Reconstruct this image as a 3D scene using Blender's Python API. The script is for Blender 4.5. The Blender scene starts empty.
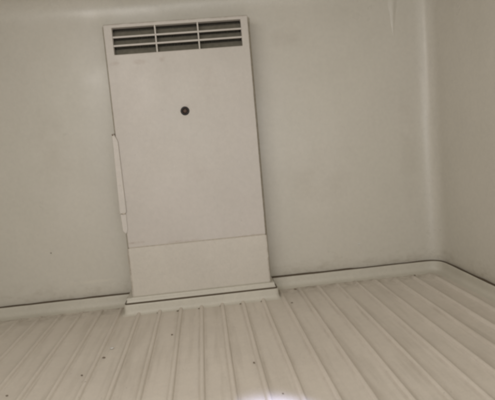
import bpy, bmesh, math, random
from mathutils import Vector, Matrix, noise
random.seed(7)
S = bpy.context.scene
C = S.collection

# ---------------------------------------------------------------- camera, world, lamps, exposure
W_, H_ = 1024, 827
yaw, pitch, roll, fpx = .0805, .1111, -.088, 514.88
F = Vector((math.sin(yaw)*math.cos(pitch), math.cos(yaw)*math.cos(pitch), -math.sin(pitch)))
R0 = Vector((math.cos(yaw), -math.sin(yaw), 0)); U0 = R0.cross(F)
Rv = R0*math.cos(roll) + U0*math.sin(roll); Uv = Rv.cross(F)
cd = bpy.data.cameras.new('camera'); cam = bpy.data.objects.new('camera', cd); C.objects.link(cam)
cam.matrix_world = Matrix((Rv, Uv, -F)).transposed().to_4x4()
cd.sensor_fit = 'HORIZONTAL'; cd.sensor_width = 36; cd.lens = 36*fpx/495
cd.clip_start = .02; cd.clip_end = 50
cd.dof.use_dof = True; cd.dof.focus_distance = 1.75; cd.dof.aperture_fstop = 4.0
S.camera = cam
S.render.resolution_x, S.render.resolution_y = W_, H_

w = bpy.data.worlds.new('World'); S.world = w; w.use_nodes = True
bg = w.node_tree.nodes['Background']; bg.inputs[0].default_value = (.9, .95, 1, 1); bg.inputs[1].default_value = .45

def lamp(name, kind, loc, aim, energy, color, **kw):
    l = bpy.data.lights.new(name, kind); l.energy = energy; l.color = color
    for k, v in kw.items(): setattr(l, k, v)
    o = bpy.data.objects.new(name, l); C.objects.link(o); o.location = loc
    o.rotation_euler = (Vector(aim)-Vector(loc)).to_track_quat('-Z', 'Y').to_euler(); return o
lamp('door_daylight', 'AREA', (.0, -1.05, .08), (.5, 2.2, -.2), 11.5, (1, .965, .915), shape='RECTANGLE', size=1.9, size_y=.8)
lamp('roof_fill', 'AREA', (-.40, .60, .585), (.55, 1.25, -.6), 8.0, (1, .94, .89), shape='RECTANGLE', size=.9, size_y=.45)  # unseen fill light, added to lift the floor and right wall
lamp('daylight_gleam', 'SPOT', (.55, -.7, .5), (.150, .915, -.646), 800, (.58, .62, 1), spot_size=math.radians(10.4), spot_blend=.5, shadow_soft_size=.02)

S.view_settings.view_transform = 'Standard'; S.view_settings.look = 'None'
S.view_settings.exposure = .05; S.view_settings.gamma = 1
S.cycles.filter_width = 3.0

# ---------------------------------------------------------------- helpers
def tag(o, label=None, cat=None, group=None, kind=None):
    if label: o['label'] = label
    if cat: o['category'] = cat
    if group: o['group'] = group
    if kind: o['kind'] = kind
    return o
def obj(name, bm, mat, parent=None, smooth=True, bevel=0, seg=2, auto=None):
    me = bpy.data.meshes.new(name); bmesh.ops.recalc_face_normals(bm, faces=bm.faces) if auto is None else None
    bm.to_mesh(me); bm.free()
    o = bpy.data.objects.new(name, me); C.objects.link(o)
    me.materials.append(mat)
    for p in me.polygons: p.use_smooth = smooth
    if bevel:
        m = o.modifiers.new('bevel', 'BEVEL'); m.width = bevel; m.segments = seg; m.limit_method = 'ANGLE'
        m.angle_limit = math.radians(40); m.harden_normals = True
    if parent: o.parent = parent
    return o
def box(bm, x0, x1, y0, y1, z0, z1):
    v = [bm.verts.new((x, y, z)) for x in (x0, x1) for y in (y0, y1) for z in (z0, z1)]
    for f in ((0,1,3,2),(4,6,7,5),(0,4,5,1),(2,3,7,6),(0,2,6,4),(1,5,7,3)): bm.faces.new([v[i] for i in f])
def prism(bm, pts, y0, y1):
    a = [bm.verts.new((x, y0, z)) for x, z in pts]; b = [bm.verts.new((x, y1, z)) for x, z in pts]
    bm.faces.new(a); bm.faces.new(b[::-1]); n = len(pts)
    for i in range(n): bm.faces.new((a[i], b[i], b[(i+1) % n], a[(i+1) % n]))
def grid(bm, rows):
    V = [[bm.verts.new(p) for p in r] for r in rows]
    for i in range(len(V)-1):
        for j in range(len(V[0])-1): bm.faces.new((V[i][j], V[i][j+1], V[i+1][j+1], V[i+1][j]))
    return V

# ---------------------------------------------------------------- materials
def N(nt, t, **kw):
    n = nt.nodes.new(t)
    for k, v in kw.items(): setattr(n, k, v)
    return n
def ramp(nt, src, stops):
    r = N(nt, 'ShaderNodeValToRGB'); e = r.color_ramp.elements
    while len(e) < len(stops): e.new(.5)
    for el, (p, c) in zip(e, stops): el.position = p; el.color = (c, c, c, 1) if isinstance(c, (int, float)) else (*c, 1)
    nt.links.new(src, r.inputs[0]); return r.outputs[0]
def noise_tex(nt, co, scale, detail=3, rough=.5, vec_scale=None):
    if vec_scale:
        m = N(nt, 'ShaderNodeMapping'); m.inputs['Scale'].default_value = vec_scale; nt.links.new(co, m.inputs[0]); co = m.outputs[0]
    n = N(nt, 'ShaderNodeTexNoise'); n.inputs['Scale'].default_value = scale; n.inputs['Detail'].default_value = detail
    n.inputs['Roughness'].default_value = rough; nt.links.new(co, n.inputs['Vector']); return n.outputs['Fac']
def mix(nt, fac, a, b, mode='MIX'):
    m = N(nt, 'ShaderNodeMix', data_type='RGBA', blend_type=mode)
    for i, v in ((0, fac), (6, a), (7, b)):
        if hasattr(v, 'default_value') or hasattr(v, 'links'): nt.links.new(v, m.inputs[i])
        else: m.inputs[i].default_value = v if isinstance(v, (int, float)) else (*v, 1)
    return m.outputs[2]
def math_(nt, op, a, b=0, clamp=False):
    m = N(nt, 'ShaderNodeMath', operation=op, use_clamp=clamp)
    for i, v in ((0, a), (1, b)):
        if hasattr(v, 'links'): nt.links.new(v, m.inputs[i])
        else: m.inputs[i].default_value = v
    return m.outputs[0]
def painted(name, col, tint, rough, wave, peel, grime=.25, speck=.35, coat=.0, extra=None):
    m = bpy.data.materials.new(name); m.use_nodes = True; nt = m.node_tree; b = nt.nodes['Principled BSDF']
    co = N(nt, 'ShaderNodeNewGeometry').outputs['Position']
    big = noise_tex(nt, co, 2.3, 4, .55); c = mix(nt, ramp(nt, big, [(.35, 0), (.68, 1)]), col, tint)
    sm = ramp(nt, noise_tex(nt, co, 5, 4, .55), [(.42, 0), (.9, 1)])                    # grime smudges
    c = mix(nt, math_(nt, 'MULTIPLY', sm, grime), c, tuple(k*.62 for k in col))
    sp = ramp(nt, noise_tex(nt, co, 75, 2, .5), [(.72, 0), (.80, 1)])                   # small specks
    spm = ramp(nt, noise_tex(nt, co, 6, 2, .5), [(.5, 0), (.62, 1)])
    c = mix(nt, math_(nt, 'MULTIPLY', math_(nt, 'MULTIPLY', sp, spm), speck), c, (.16, .12, .08))
    # fine mottling of the worn, dusty coat
    c = mix(nt, 1.0, c, ramp(nt, noise_tex(nt, co, 330, 3, .7), [(.3, .93), (.7, 1.05)]), 'MULTIPLY')
    c = mix(nt, 1.0, c, ramp(nt, noise_tex(nt, co, 55, 4, .6), [(.3, .965), (.7, 1.02)]), 'MULTIPLY')
    if extra: c = extra(nt, co, c)
    nt.links.new(c, b.inputs['Base Color'])
    rr = ramp(nt, noise_tex(nt, co, 7, 5, .6), [(.3, rough-.06), (.7, rough+.1)]); nt.links.new(rr, b.inputs['Roughness'])
    b.inputs['Coat Weight'].default_value = coat; b.inputs['Coat Roughness'].default_value = .25
    b1 = N(nt, 'ShaderNodeBump'); b1.inputs['Strength'].default_value = 1; b1.inputs['Distance'].default_value = wave
    nt.links.new(noise_tex(nt, co, 5, 2, .4), b1.inputs['Height'])
    b2 = N(nt, 'ShaderNodeBump'); b2.inputs['Strength'].default_value = 1; b2.inputs['Distance'].default_value = peel
    nt.links.new(noise_tex(nt, co, 140, 3, .5), b2.inputs['Height']); nt.links.new(b1.outputs[0], b2.inputs['Normal'])
    nt.links.new(b2.outputs[0], b.inputs['Normal']); return m
def plain(name, col, rough, bump=0, sc=200):
    m = bpy.data.materials.new(name); m.use_nodes = True; nt = m.node_tree; b = nt.nodes['Principled BSDF']
    co = N(nt, 'ShaderNodeNewGeometry').outputs['Position']
    c = mix(nt, noise_tex(nt, co, sc, 3, .6), tuple(k*.6 for k in col), tuple(min(1, k*1.4) for k in col))
    nt.links.new(c, b.inputs['Base Color']); b.inputs['Roughness'].default_value = rough
    if bump:
        bb = N(nt, 'ShaderNodeBump'); bb.inputs['Distance'].default_value = bump
        nt.links.new(noise_tex(nt, co, sc, 3, .6), bb.inputs['Height']); nt.links.new(bb.outputs[0], b.inputs['Normal'])
    return m

FZ, WY, XR, XL, YB = -.6462, 2.2, 1.023, -1.13, -.95
ZC, RC, RV = .530, .12, .085          # ceiling cove start, cove radius, upright corner radius
X0, SP = -.5619, .0839

def floor_dirt(nt, co, c):
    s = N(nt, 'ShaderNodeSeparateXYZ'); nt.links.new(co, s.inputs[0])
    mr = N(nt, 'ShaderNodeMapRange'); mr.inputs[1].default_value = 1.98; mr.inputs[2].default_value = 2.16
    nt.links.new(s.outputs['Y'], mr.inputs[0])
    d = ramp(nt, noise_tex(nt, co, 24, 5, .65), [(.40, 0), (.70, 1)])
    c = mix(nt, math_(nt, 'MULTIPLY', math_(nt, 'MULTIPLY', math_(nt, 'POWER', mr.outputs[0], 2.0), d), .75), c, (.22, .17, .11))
    u = math_(nt, 'PINGPONG', math_(nt, 'SUBTRACT', s.outputs['X'], X0+.0015), SP/2)
    e = N(nt, 'ShaderNodeMapRange', interpolation_type='SMOOTHSTEP'); e.inputs[1].default_value = .0075; e.inputs[2].default_value = .0105; nt.links.new(u, e.inputs[0])
    e2 = N(nt, 'ShaderNodeMapRange', interpolation_type='SMOOTHSTEP'); e2.inputs[1].default_value = .020; e2.inputs[2].default_value = .0105; nt.links.new(u, e2.inputs[0])
    gr = ramp(nt, noise_tex(nt, co, 16, 5, .7, (1, .35, 1)), [(.40, 0), (.72, 1)])
    c = mix(nt, math_(nt, 'MULTIPLY', math_(nt, 'MULTIPLY', math_(nt, 'MULTIPLY', e.outputs[0], e2.outputs[0]), gr), .30), c, (.30, .24, .17))
    # long scuffs along the ribs
    sc = ramp(nt, noise_tex(nt, co, 30, 3, .6, (1, .08, 1)), [(.52, 0), (.75, 1)])
    return mix(nt, math_(nt, 'MULTIPLY', sc, .30), c, (.42, .37, .30))
def blob(nt, sep, x, z, rx, rz, soft=1.0):
    a = math_(nt, 'DIVIDE', math_(nt, 'SUBTRACT', sep.outputs['X'], x), rx); b = math_(nt, 'DIVIDE', math_(nt, 'SUBTRACT', sep.outputs['Z'], z), rz)
    d = math_(nt, 'ADD', math_(nt, 'MULTIPLY', a, a), math_(nt, 'MULTIPLY', b, b))
    return math_(nt, 'SUBTRACT', 1, d, True)
def unit_dirt(nt, co, c):
    s = N(nt, 'ShaderNodeSeparateXYZ'); nt.links.new(co, s.inputs[0])
    n1 = ramp(nt, noise_tex(nt, co, 40, 4, .65), [(.35, 0), (.65, 1)])
    for x, z, rx, rz, k in ((-.30, .345, .022, .010, .4), (-.205, .345, .03, .012, .35), (-.115, .350, .018, .012, .3), (-.02, -.11, .06, .035, .08), (.05, .25, .05, .08, .08),
                            (-.29, -.36, .05, .006, .5), (-.10, -.372, .08, .006, .5), (.17, -.378, .06, .006, .4), (-.20, .04, .05, .05, .07), (-.048, .144, .03, .03, .25)):
        c = mix(nt, math_(nt, 'MULTIPLY', math_(nt, 'MULTIPLY', blob(nt, s, x, z, rx, rz), n1), k), c, (.36, .25, .19))
    # worn, dirty outer edge of the panel
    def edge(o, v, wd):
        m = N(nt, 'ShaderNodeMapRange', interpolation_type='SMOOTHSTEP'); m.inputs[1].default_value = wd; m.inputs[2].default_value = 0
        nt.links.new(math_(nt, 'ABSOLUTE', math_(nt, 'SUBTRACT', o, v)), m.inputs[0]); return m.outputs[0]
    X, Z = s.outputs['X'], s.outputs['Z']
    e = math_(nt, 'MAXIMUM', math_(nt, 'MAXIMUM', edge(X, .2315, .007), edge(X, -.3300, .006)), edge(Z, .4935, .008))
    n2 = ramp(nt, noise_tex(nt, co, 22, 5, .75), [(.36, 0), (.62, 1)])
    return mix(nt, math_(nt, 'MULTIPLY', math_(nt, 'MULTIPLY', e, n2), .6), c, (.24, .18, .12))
def seam_dirt(nt, co, c):
    s = N(nt, 'ShaderNodeSeparateXYZ'); nt.links.new(co, s.inputs[0])
    d = ramp(nt, noise_tex(nt, co, 30, 5, .7, (.5, .5, 1)), [(.48, 0), (.7, 1)])
    st = ramp(nt, noise_tex(nt, co, 12, 4, .6), [(.35, 0), (.6, 1)])
    for x, z, rx, rz, k in ((-.53, -.530, .12, .009, .55), (-.60, -.522, .05, .005, .4), (.62, .2, .2, .12, .12)):
        c = mix(nt, math_(nt, 'MULTIPLY', math_(nt, 'MULTIPLY', blob(nt, s, x, z, rx, rz), st), k), c, (.82, .78, .68))
    for x, z, rx, rz, k in ((.40, .42, .10, .05, .16), (-.62, .05, .10, .22, .12), (.5, -.2, .16, .10, .12), (.9, -.1, .05, .3, .12)):
        c = mix(nt, math_(nt, 'MULTIPLY', math_(nt, 'MULTIPLY', blob(nt, s, x, z, rx, rz), st), k), c, (.36, .31, .24))
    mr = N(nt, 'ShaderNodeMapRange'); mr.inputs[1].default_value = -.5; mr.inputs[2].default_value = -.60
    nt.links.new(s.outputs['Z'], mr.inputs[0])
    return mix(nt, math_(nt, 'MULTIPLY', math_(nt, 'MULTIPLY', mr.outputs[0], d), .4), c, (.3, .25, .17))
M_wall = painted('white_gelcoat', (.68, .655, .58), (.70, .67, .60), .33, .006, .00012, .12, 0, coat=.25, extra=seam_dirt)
M_floor = painted('ribbed_floor_gelcoat', (.76, .70, .625), (.785, .73, .655), .38, .003, .0002, .22, .5, extra=floor_dirt)
M_unit = painted('unit_enamel', (.66, .617, .57), (.645, .61, .555), .40, .003, .00015, .2, .3, extra=unit_dirt)
M_latch = painted('latch_enamel', (.74, .70, .65), (.68, .63, .57), .45, .001, .0002, .4, .5)
M_cover = painted('cover_enamel', (.69, .65, .58), (.675, .635, .57), .42, .002, .00015, .2, .3, extra=unit_dirt)
M_plinth = painted('plinth_gelcoat', (.68, .65, .57), (.64, .61, .53), .4, .002, .0003, .3, .5)
M_seal = plain('dark_sealant', (.10, .073, .046), .7, .001)
M_cav = plain('grille_cavity', (.05, .042, .033), .8)
M_fin = plain('coil_fin', (.42, .39, .32), .5)
M_louv = plain('louvre_metal', (.22, .205, .165), .5, .0005, 60)
M_edge_shade = plain('edge_shade', (.46, .42, .345), .8, .001, 80)  # brownish tone for the shadow strip behind the casing
M_gap = plain('cover_gap', (.60, .54, .46), .8)
M_rub = plain('black_rubber', (.012, .009, .008), .5)
M_bro = plain('brown_plug', (.10, .065, .05), .5)
M_crumb = plain('dirt_crumb', (.24, .19, .145), .9)
M_clot = plain('dirt_clot', (.2, .155, .105), .95)
M_chip = plain('white_chip', (.8, .78, .72), .6)

# ---------------------------------------------------------------- the room shell
def ease_corner(r, n):
    """quarter turn whose curvature rises and falls smoothly: list of (along, across) from its start"""
    m = 200; x = y = 0; P = [(0, 0)]
    for k in range(m):
        t = (k+.5)/m; a = math.pi/2*(t - .75*math.sin(2*math.pi*t)/(2*math.pi)); x += math.cos(a); y += math.sin(a); P.append((x, y))
    return [(P[m*k//n][0]/x*r, P[m*k//n][1]/x*r) for k in range(n+1)]
def plan(off, r0=None, y_end=YB, n=20):
    """outline seen from above at an inset off: left wall -> back wall -> right wall; returns points and segment marks"""
    r = max((r0 or RV)-off, .004); xl, xr, yb = XL+off, XR-off, WY-off; p = []
    for k in list(range(12))+[11.97, 11.994, 12]: p.append((xl, y_end + (yb-r-y_end)*k/12))
    ec = ease_corner(r, n)
    for k in range(1, n+1): p.append((xl+ec[k][1], yb-r+ec[k][0]))
    i1 = len(p)-1
    for k in [.006, .03]+list(range(1, 16))+[15.97, 15.994, 16]: p.append((xl+r + (xr-xl-2*r)*k/16, yb))
    i2 = len(p)-1
    for k in range(1, n+1): p.append((xr-r+ec[k][0], yb-ec[k][1]))
    for k in [.006, .03]+list(range(1, 13)): p.append((xr, yb-r - (yb-r-y_end)*k/12))
    return p, i1, i2
levels = [(0, FZ-.01), (0, -.55), (0, -.3), (0, 0), (0, .3), (0, ZC-.03), (0, ZC-.006), (0, ZC-.001), (0, ZC)]
for al, ac in ease_corner(RC, 20)[1:]: levels.append((ac, ZC+al))
rows = []
for off, z in levels:
    p, i1, i2 = plan(off); rows.append([(x, y, z) for x, y in p])
def shell(name, sl):
    bm = bmesh.new(); grid(bm, [r[sl[0]:sl[1]+1] for r in rows])
    bmesh.ops.solidify(bm, geom=bm.faces[:], thickness=0) if 0 else None
    o = obj(name, bm, M_wall, auto=0); tag(o, kind='structure')
    m = o.modifiers.new('thick', 'SOLIDIFY'); m.thickness = .04; m.offset = OFFS
    m.use_rim = True
    return o
OFFS = -1
n_ = len(rows[0])
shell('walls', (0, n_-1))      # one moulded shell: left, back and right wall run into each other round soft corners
# ceiling
bm = bmesh.new(); p, _, _ = plan(RC); z = ZC+RC
mid = [(x, y) for x, y in p]
half = len(mid)
pl = [mid[i] for i in range(half)]
bm.faces.new([bm.verts.new((x, y, z)) for x, y in pl]); 
o = obj('ceiling', bm, M_wall, smooth=False); tag(o, kind='structure')
def sheen_ridge(x0, x1, ztop, zbot, wd, ht):
    bm = bmesh.new(); rws = []
    for k in range(25):
        t = k/24; z = ztop+(zbot-ztop)*t; ww = wd*(1-t**1.5)*(1+.2*noise.noise((0, z*20, 3)))+.0005; hh = ht*(1-t**2)
        xc = x0+(x1-x0)*t+.002*noise.noise((z*9, 1, 1))
        rws.append([(xc+ww*u, WY-hh*math.exp(-3*u*u)+hh*.06+.0004+yc(z), z) for u in [q/6-1 for q in range(13)]])
    grid(bm, rws); return bm
def yc(z):
    if z <= ZC: return 0
    for (o1, z1), (o2, z2) in zip(levels, levels[1:]):
        if z1 <= z <= z2: return -(o1+(o2-o1)*(z-z1)/max(1e-6, z2-z1))
    return -RC
walls = bpy.data.objects['walls']
obj('sheen_ridge', sheen_ridge(.868, .862, .60, .385, .028, .0065), M_wall, walls, auto=0)  # added ridge, shaped to give the bright streak below the cove
# ribbed floor: one moulded sheet
prof = []
x = XL - .01
us = [(-.0115, 0), (-.0098, .0010), (-.0080, .0042), (-.0058, .0076), (-.0030, .0093), (0, .0098), (.0028, .0093), (.0052, .0076), (.0068, .0042), (.0078, .0010), (.0092, 0)]
prof.append((XL-.02, 0))
for i in range(-7, 20):
    xc = X0+i*SP
    if xc < XL+.02 or xc > XR-.02: continue
    prof.append((xc-.030, 0)); prof += [(xc+u, h) for u, h in us]; prof.append((xc+.030, 0))
prof.append((XR+.02, 0))
ys = [YB + (2.0-YB)*k/60 for k in range(61)] + [2.04, 2.08, 2.11, 2.13, 2.145, 2.155, 2.165, 2.175, 2.21]
rows_f = []
for y in ys:
    t = min(1, max(0, (2.172-y)/.045)); t = t*t*(3-2*t)
    rows_f.append([(x + .0012*noise.noise((x*9, y*2.2, 3)), y, FZ + h*t + .0014*noise.noise((x*3, y*2.5, 1)) + .0004*noise.noise((x*30, y*6, 9))) for x, h in prof])
bm = bmesh.new(); grid(bm, rows_f)
floor = tag(obj('floor', bm, M_floor, auto=0), kind='structure')

def sweep(path, prof, close_top=False):
    """path: [(x,y,nx,ny)], prof: [(offset along normal, z)]"""
    bm = bmesh.new()
    grid(bm, [[(x+nx*o, y+ny*o, z) for o, z in prof] for x, y, nx, ny in path]); return bm
def with_normals(p, flip=1):
    out = []
    for i, (x, y) in enumerate(p):
        a = Vector(p[max(0, i-1)]); b = Vector(p[min(len(p)-1, i+1)]); t = (b-a).normalized()
        out.append((x, y, t.y*flip, -t.x*flip))
    return out
# fine resample of the room outline for the upstand and the sealant line
def fine(p, step=.02):
    out = [p[0]]
    for a, b in zip(p, p[1:]):
        L = math.dist(a, b); n = max(1, int(L/step))
        out += [(a[0]+(b[0]-a[0])*k/n, a[1]+(b[1]-a[1])*k/n) for k in range(1, n+1)]
    return out
room = fine(plan(0)[0])
rp = with_normals(room)
ZG = -.600
def wob(x, y, s=1): return .0012*s*noise.noise((x*4, y*4, 5)) + .0006*s*noise.noise((x*22, y*22, 2))
bm = bmesh.new()
pr = [(-.002, ZG), (.007, ZG), (.0088, ZG-.0015), (.0098, ZG-.006), (.0102, ZG-.018), (.0112, ZG-.029), (.0145, ZG-.0375), (.0215, ZG-.0425), (.032, ZG-.0445), (.040, ZG-.0475)]
rws = []
for x, y, nx, ny in rp:
    d = wob(x, y); e = .003*noise.noise((x*25, y*25, 8)) + .002*noise.noise((x*70, y*70, 8))
    rws.append([(x+nx*(o + (e if k > 6 else 0)), y+ny*(o + (e if k > 6 else 0)), z + d*(1 if k < 6 else .2)) for k, (o, z) in enumerate(pr)])
grid(bm, rws)
ups = obj('skirting', bm, M_plinth, floor, auto=0)
# the dark sealant between wall and upstand
bm = bmesh.new(); rws = []
for x, y, nx, ny in rp:
    d = wob(x, y); t = .0042 + .0026*noise.noise((x*9, y*9, 4)) + (.0018 if .2 < x < .62 and y > 2.1 else .0006 if x < 0 else 0)
    t = max(t, .002); rws.append([(x+nx*o, y+ny*o, ZG+d+z*t/.006) for o, z in ((-.002, -.0015), (.0052, -.0015), (.0062, .001), (.0050, .0042), (.0025, .0058), (-.002, .0064))])
grid(bm, rws)
obj('sealant_line', bm, M_seal, floor, auto=0)

# ---------------------------------------------------------------- the cooling unit
unit = bpy.data.objects.new('cooling_unit', None); C.objects.link(unit); unit.location = (-.05, 2.1, FZ)
tag(unit, 'tall white cooling unit with a slotted air grille on the back wall', 'cooling unit')
def part(name, bm, mat, **kw):
    par = kw.pop('parent', unit)
    o = obj(name, bm, mat, **kw); o.parent = par
    base = Vector(unit.location)
    if par is unit: o.matrix_parent_inverse = Matrix.Translation(-base)
    return o
YF = 2.07
k_ = YF/2.09
xl, xr, zt, zs, zb = -.3285, .2300, .4935, -.3790, -.5800
ol, orr, ot, ob = -.2960, .2012, .4790, .3785
bm = bmesh.new()
xs, zz = [xl, ol, orr, xr], [zs, ob, ot, zt]
V = {}
for i, x in enumerate(xs):
    for j, z in enumerate(zz): V[i, j] = bm.verts.new((x, YF, z))
for i in range(3):
    for j in range(3):
        if (i, j) != (1, 1): bm.faces.new((V[i, j], V[i+1, j], V[i+1, j+1], V[i, j+1]))
ring = [V[0, 0], V[1, 0], V[2, 0], V[3, 0], V[3, 1], V[3, 2], V[3, 3], V[2, 3], V[1, 3], V[0, 3], V[0, 2], V[0, 1]]
bk = [bm.verts.new((v.co.x, WY+.005, v.co.z)) for v in ring]
for i in range(12): bm.faces.new((ring[i], bk[i], bk[(i+1) % 12], ring[(i+1) % 12]))
hole = [V[1, 1], V[2, 1], V[2, 2], V[1, 2]]
hb = [bm.verts.new((v.co.x, YF+.028, v.co.z)) for v in hole]
for i in range(4): bm.faces.new((hole[i], hole[(i+1) % 4], hb[(i+1) % 4], hb[i]))
part('casing', bm, M_unit, bevel=.0035, seg=3)
# cavity and finned coil
bm = bmesh.new(); box(bm, ol-.006, orr+.006, YF+.075, YF+.08, ob-.006, ot+.006)
for (a, b, c, d) in ((ol-.006, ol, ob-.006, ot+.006), (orr, orr+.006, ob-.006, ot+.006)): box(bm, a, b, YF+.029, YF+.075, c, d)
box(bm, ol, orr, YF+.029, YF+.075, ob-.006, ob); box(bm, ol, orr, YF+.029, YF+.075, ot, ot+.006)
part('air_duct', bm, M_cav, smooth=False)
bm = bmesh.new()
n = 110
for i in range(n):
    x = ol+.004 + (orr-ol-.008)*i/(n-1) + random.uniform(-.0004, .0004)
    box(bm, x-.0003, x+.0003, YF+.040, YF+.074, ob+.001, ot-.001)
part('coil_fins', bm, M_fin, smooth=False)
for k in range(3):      # sloping inner louvres, one behind each row
    z0 = ot + (ob-ot)*((k+1)/3) - .001; bm = bmesh.new(); h = .0255
    v = [bm.verts.new(p) for p in ((ol, YF+.019, z0), (orr, YF+.019, z0), (orr, YF+.036, z0+h), (ol, YF+.036, z0+h), (ol, YF+.0205, z0-.0008), (orr, YF+.0205, z0-.0008), (orr, YF+.0375, z0+h-.0008), (ol, YF+.0375, z0+h-.0008))]
    for f in ((0,1,2,3), (7,6,5,4), (0,4,5,1), (3,2,6,7), (0,3,7,4), (1,5,6,2)): bm.faces.new([v[i] for i in f])
    part('inner_louvre', bm, M_louv, smooth=False)
# grille: two long slats, two uprights
for f, t in ((.345, .0033), (.665, .0033)):
    gr = bmesh.new(); z = ot + (ob-ot)*f; box(gr, ol-.001, orr+.001, YF+.0030, YF+.013, z-t, z+t)
    part('grille_slat', gr, M_unit, bevel=.0012)
for x in (-.1325, .0325):
    gr = bmesh.new(); box(gr, x-.0028, x+.0028, YF+.0012, YF+.015, ob-.001, ot+.001)
    part('grille_upright', gr, M_unit, bevel=.001)
# lower cover
bm = bmesh.new(); box(bm, -.3335, .2335, YF-.0022, WY+.004, zb, zs-.0016)
part('lower_cover', bm, M_cover, bevel=.003, seg=3)
bm = bmesh.new(); box(bm, xl+.004, xr-.004, YF+.002, WY, zs-.004, zs+.002)
part('cover_seam', bm, M_gap, smooth=False)
# lip, sealant and plinth moulded up from the floor
def rect3(x0, x1, y0, r, y_end=WY+.004, n=6):
    p = [(x0, y_end), (x0, y0+r)]
    for k in range(1, n+1):
        a = math.pi + k/n*math.pi/2; p.append((x0+r+r*math.cos(a), y0+r+r*math.sin(a)))
    p.append((x1-r, y0))
    for k in range(1, n+1):
        a = -math.pi/2 + k/n*math.pi/2; p.append((x1-r+r*math.cos(a), y0+r+r*math.sin(a)))
    p.append((x1, y_end)); return p
px0, px1, py = -.3650, .2575, 2.046
pth = with_normals(fine(rect3(px0, px1, py, .010), .015))
bm = sweep(pth, [(-.03, -.5795), (-.0125, -.5800), (-.0105, -.5815), (-.0100, -.588), (-.0098, -.5955), (-.006, -.5985), (-.004, -.6035), (-.02, -.606)])
part('lip', bm, M_plinth, auto=0)
bm = sweep(pth, [(-.008, -.5985), (-.0015, -.5990), (-.0005, -.6015), (-.0015, -.6055)])
part('sealant', bm, M_seal, auto=0)
rws = []
bm = bmesh.new()
for x, y, nx, ny in pth:
    e = .0015*noise.noise((x*25, y*25, 8)); d = .4*wob(x, y)
    rws.append([(x+nx*(o+(e if k > 4 else 0)), y+ny*(o+(e if k > 4 else 0)), z+d) for k, (o, z) in enumerate([(-.012, -.6040), (.0005, -.6040), (.0022, -.6055), (.0028, -.610), (.0034, -.628), (.0050, -.6365), (.0085, -.6425), (.014, -.6450), (.020, -.6480)])])
grid(bm, rws)
part('plinth', bm, M_plinth, auto=0)
bm = bmesh.new(); box(bm, -.3500, .2490, 2.186, WY+.003, -.575, zt+.020)  # added strip, coloured as the casing's thin shadow on the wall
part('rear_shade_strip', bm, M_edge_shade, bevel=.004)
# side latch plate standing proud of the left edge
bm = bmesh.new()
prism(bm, [(-.3395, .079), (-.3340, .080), (-.3195, .048), (-.3180, -.232), (-.3240, -.236), (-.3440, -.236)], YF-.011, YF+.06)
lp = part('side_latch', bm, M_latch, bevel=.002)
bm = bmesh.new()
prism(bm, [(-.3430, -.2395), (-.3205, -.2395), (-.3215, -.303), (-.3290, -.320), (-.3410, -.308)], YF-.006, YF+.06)
obj('catch', bm, M_latch, bevel=.002).parent = lp
bm = bmesh.new(); box(bm, -.336, -.3225, YF-.0095, YF+.05, -.2405, -.2355)
obj('gap_strip', bm, M_gap).parent = lp
bm = bmesh.new(); bmesh.ops.create_uvsphere(bm, u_segments=12, v_segments=8, radius=.0038)
for v in bm.verts: v.co = Vector((-.3365, YF-.0105, .074)) + v.co*(1 if v.co.y < 0 else .6)
obj('screw', bm, M_crumb).parent = lp
# round sensor plug in the front panel
def disc(bm, cx, cz, y, prof, n=32):
    rws = []
    for k in range(n+1):
        a = 2*math.pi*k/n; rws.append([(cx+r*math.cos(a), y-h, cz+r*math.sin(a)) for r, h in prof])
    grid(bm, rws); bmesh.ops.remove_doubles(bm, verts=bm.verts, dist=1e-6)
kx, kz = -.0484, .1440
bm = bmesh.new(); disc(bm, kx, kz, YF, [(.0175, -.001), (.0170, .0025), (.0150, .0042), (.0105, .0040), (.0088, .0015), (.0086, -.001)])
plug = part('sensor_plug', bm, M_rub)
bm = bmesh.new(); disc(bm, kx, kz, YF, [(.0092, -.001), (.0080, .0012), (.0050, .0034), (.0001, .0040)])
obj('plug_centre', bm, M_bro).parent = plug

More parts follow.
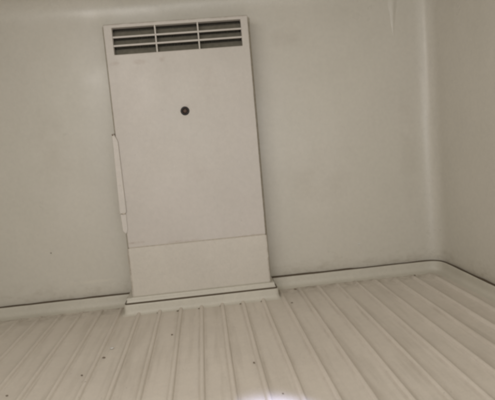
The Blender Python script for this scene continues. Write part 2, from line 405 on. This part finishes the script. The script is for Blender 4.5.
# ---------------------------------------------------------------- loose crumbs and chips
def crumb(name, label, cat, loc, r, mat, grp=None, flat=.55, stretch=1.4):
    bm = bmesh.new(); bmesh.ops.create_icosphere(bm, subdivisions=2, radius=r)
    a = random.uniform(0, 3)
    for v in bm.verts:
        v.co *= 1+.35*noise.noise(v.co*(1.4/r)+Vector(loc)*7)
        v.co = Vector((v.co.x*stretch, v.co.y, v.co.z*flat)); v.co.rotate(Matrix.Rotation(a, 3, 'Z'))
    o = obj(name, bm, mat); o.location = loc; tag(o, label, cat, grp); return o
g = 'dark crumbs on the ribbed floor'
fz = FZ+.0018
for lab, x, y, r in (
    ('dark brown crumb, largest of those left of the unit on the floor', -.3745, 1.629, .0050),
    ('faint brown crumb just nearer the viewer than the largest left crumb', -.418, 1.512, .0036),
    ('small brown crumb on the floor in front of the unit plinth', -.1642, 1.765, .0042),
    ('small dark crumb on the middle of the floor between two ribs', .094, 1.4536, .0038),
    ('tiny dark crumb lying in the bright patch of light', .1477, 1.247, .0026),
    ('tiny crumb at the bottom left corner of the photo', -.6076, 1.436, .0034),
    ('dark crumb by the right foot of the plinth', .2989, 1.965, .0036),
    ('dark clot at the wall foot just right of the plinth', .3448, 2.142, .0062),
    ('dark clot at the wall foot halfway to the right corner', .7000, 2.150, .0062),
    ('brown crumb at a rib end near the right corner', .880, 2.148, .0050)):
    crumb('crumb', lab, 'crumb', (x, y, fz), r*.82, M_crumb, g)
# crumbled dirt where the ribs meet the plinth and the wall
g2 = 'dirt clots at the rib ends along the plinth'
for i, (sz) in enumerate((.0035, .005, .006, .0055, .004, .005, .0045)):
    x = X0+SP*(3+i) - .006 + random.uniform(-.004, .004)
    if x > px1: break
    ordn = ['first', 'second', 'third', 'fourth', 'fifth', 'sixth', 'seventh'][i]
    crumb('dirt_clot', 'small dirt clot at the plinth foot, %s from the left' % ordn, 'dirt clot', (x, py-.021, FZ+.002), sz*.7, M_clot, g2, .45, 2.0)
crumb('paint_chip', 'small white chip lying on the floor left of the unit', 'paint chip', (-.3609, 1.699, FZ+.004), .0058, M_chip, None, .35, 1.3)
crumb('wall_speck', 'tiny brown speck stuck on the back wall left of the unit', 'speck', (-.6695, 2.199, -.3892), .0026, M_crumb, None, 1, 1)
crumb('wall_glint', 'tiny pale lump standing for a glint on the back wall near the right corner', 'speck', (.655, 2.199, -.49), .004, M_chip, None, 1, 1)  # glint on the wall, put in as a pale lump
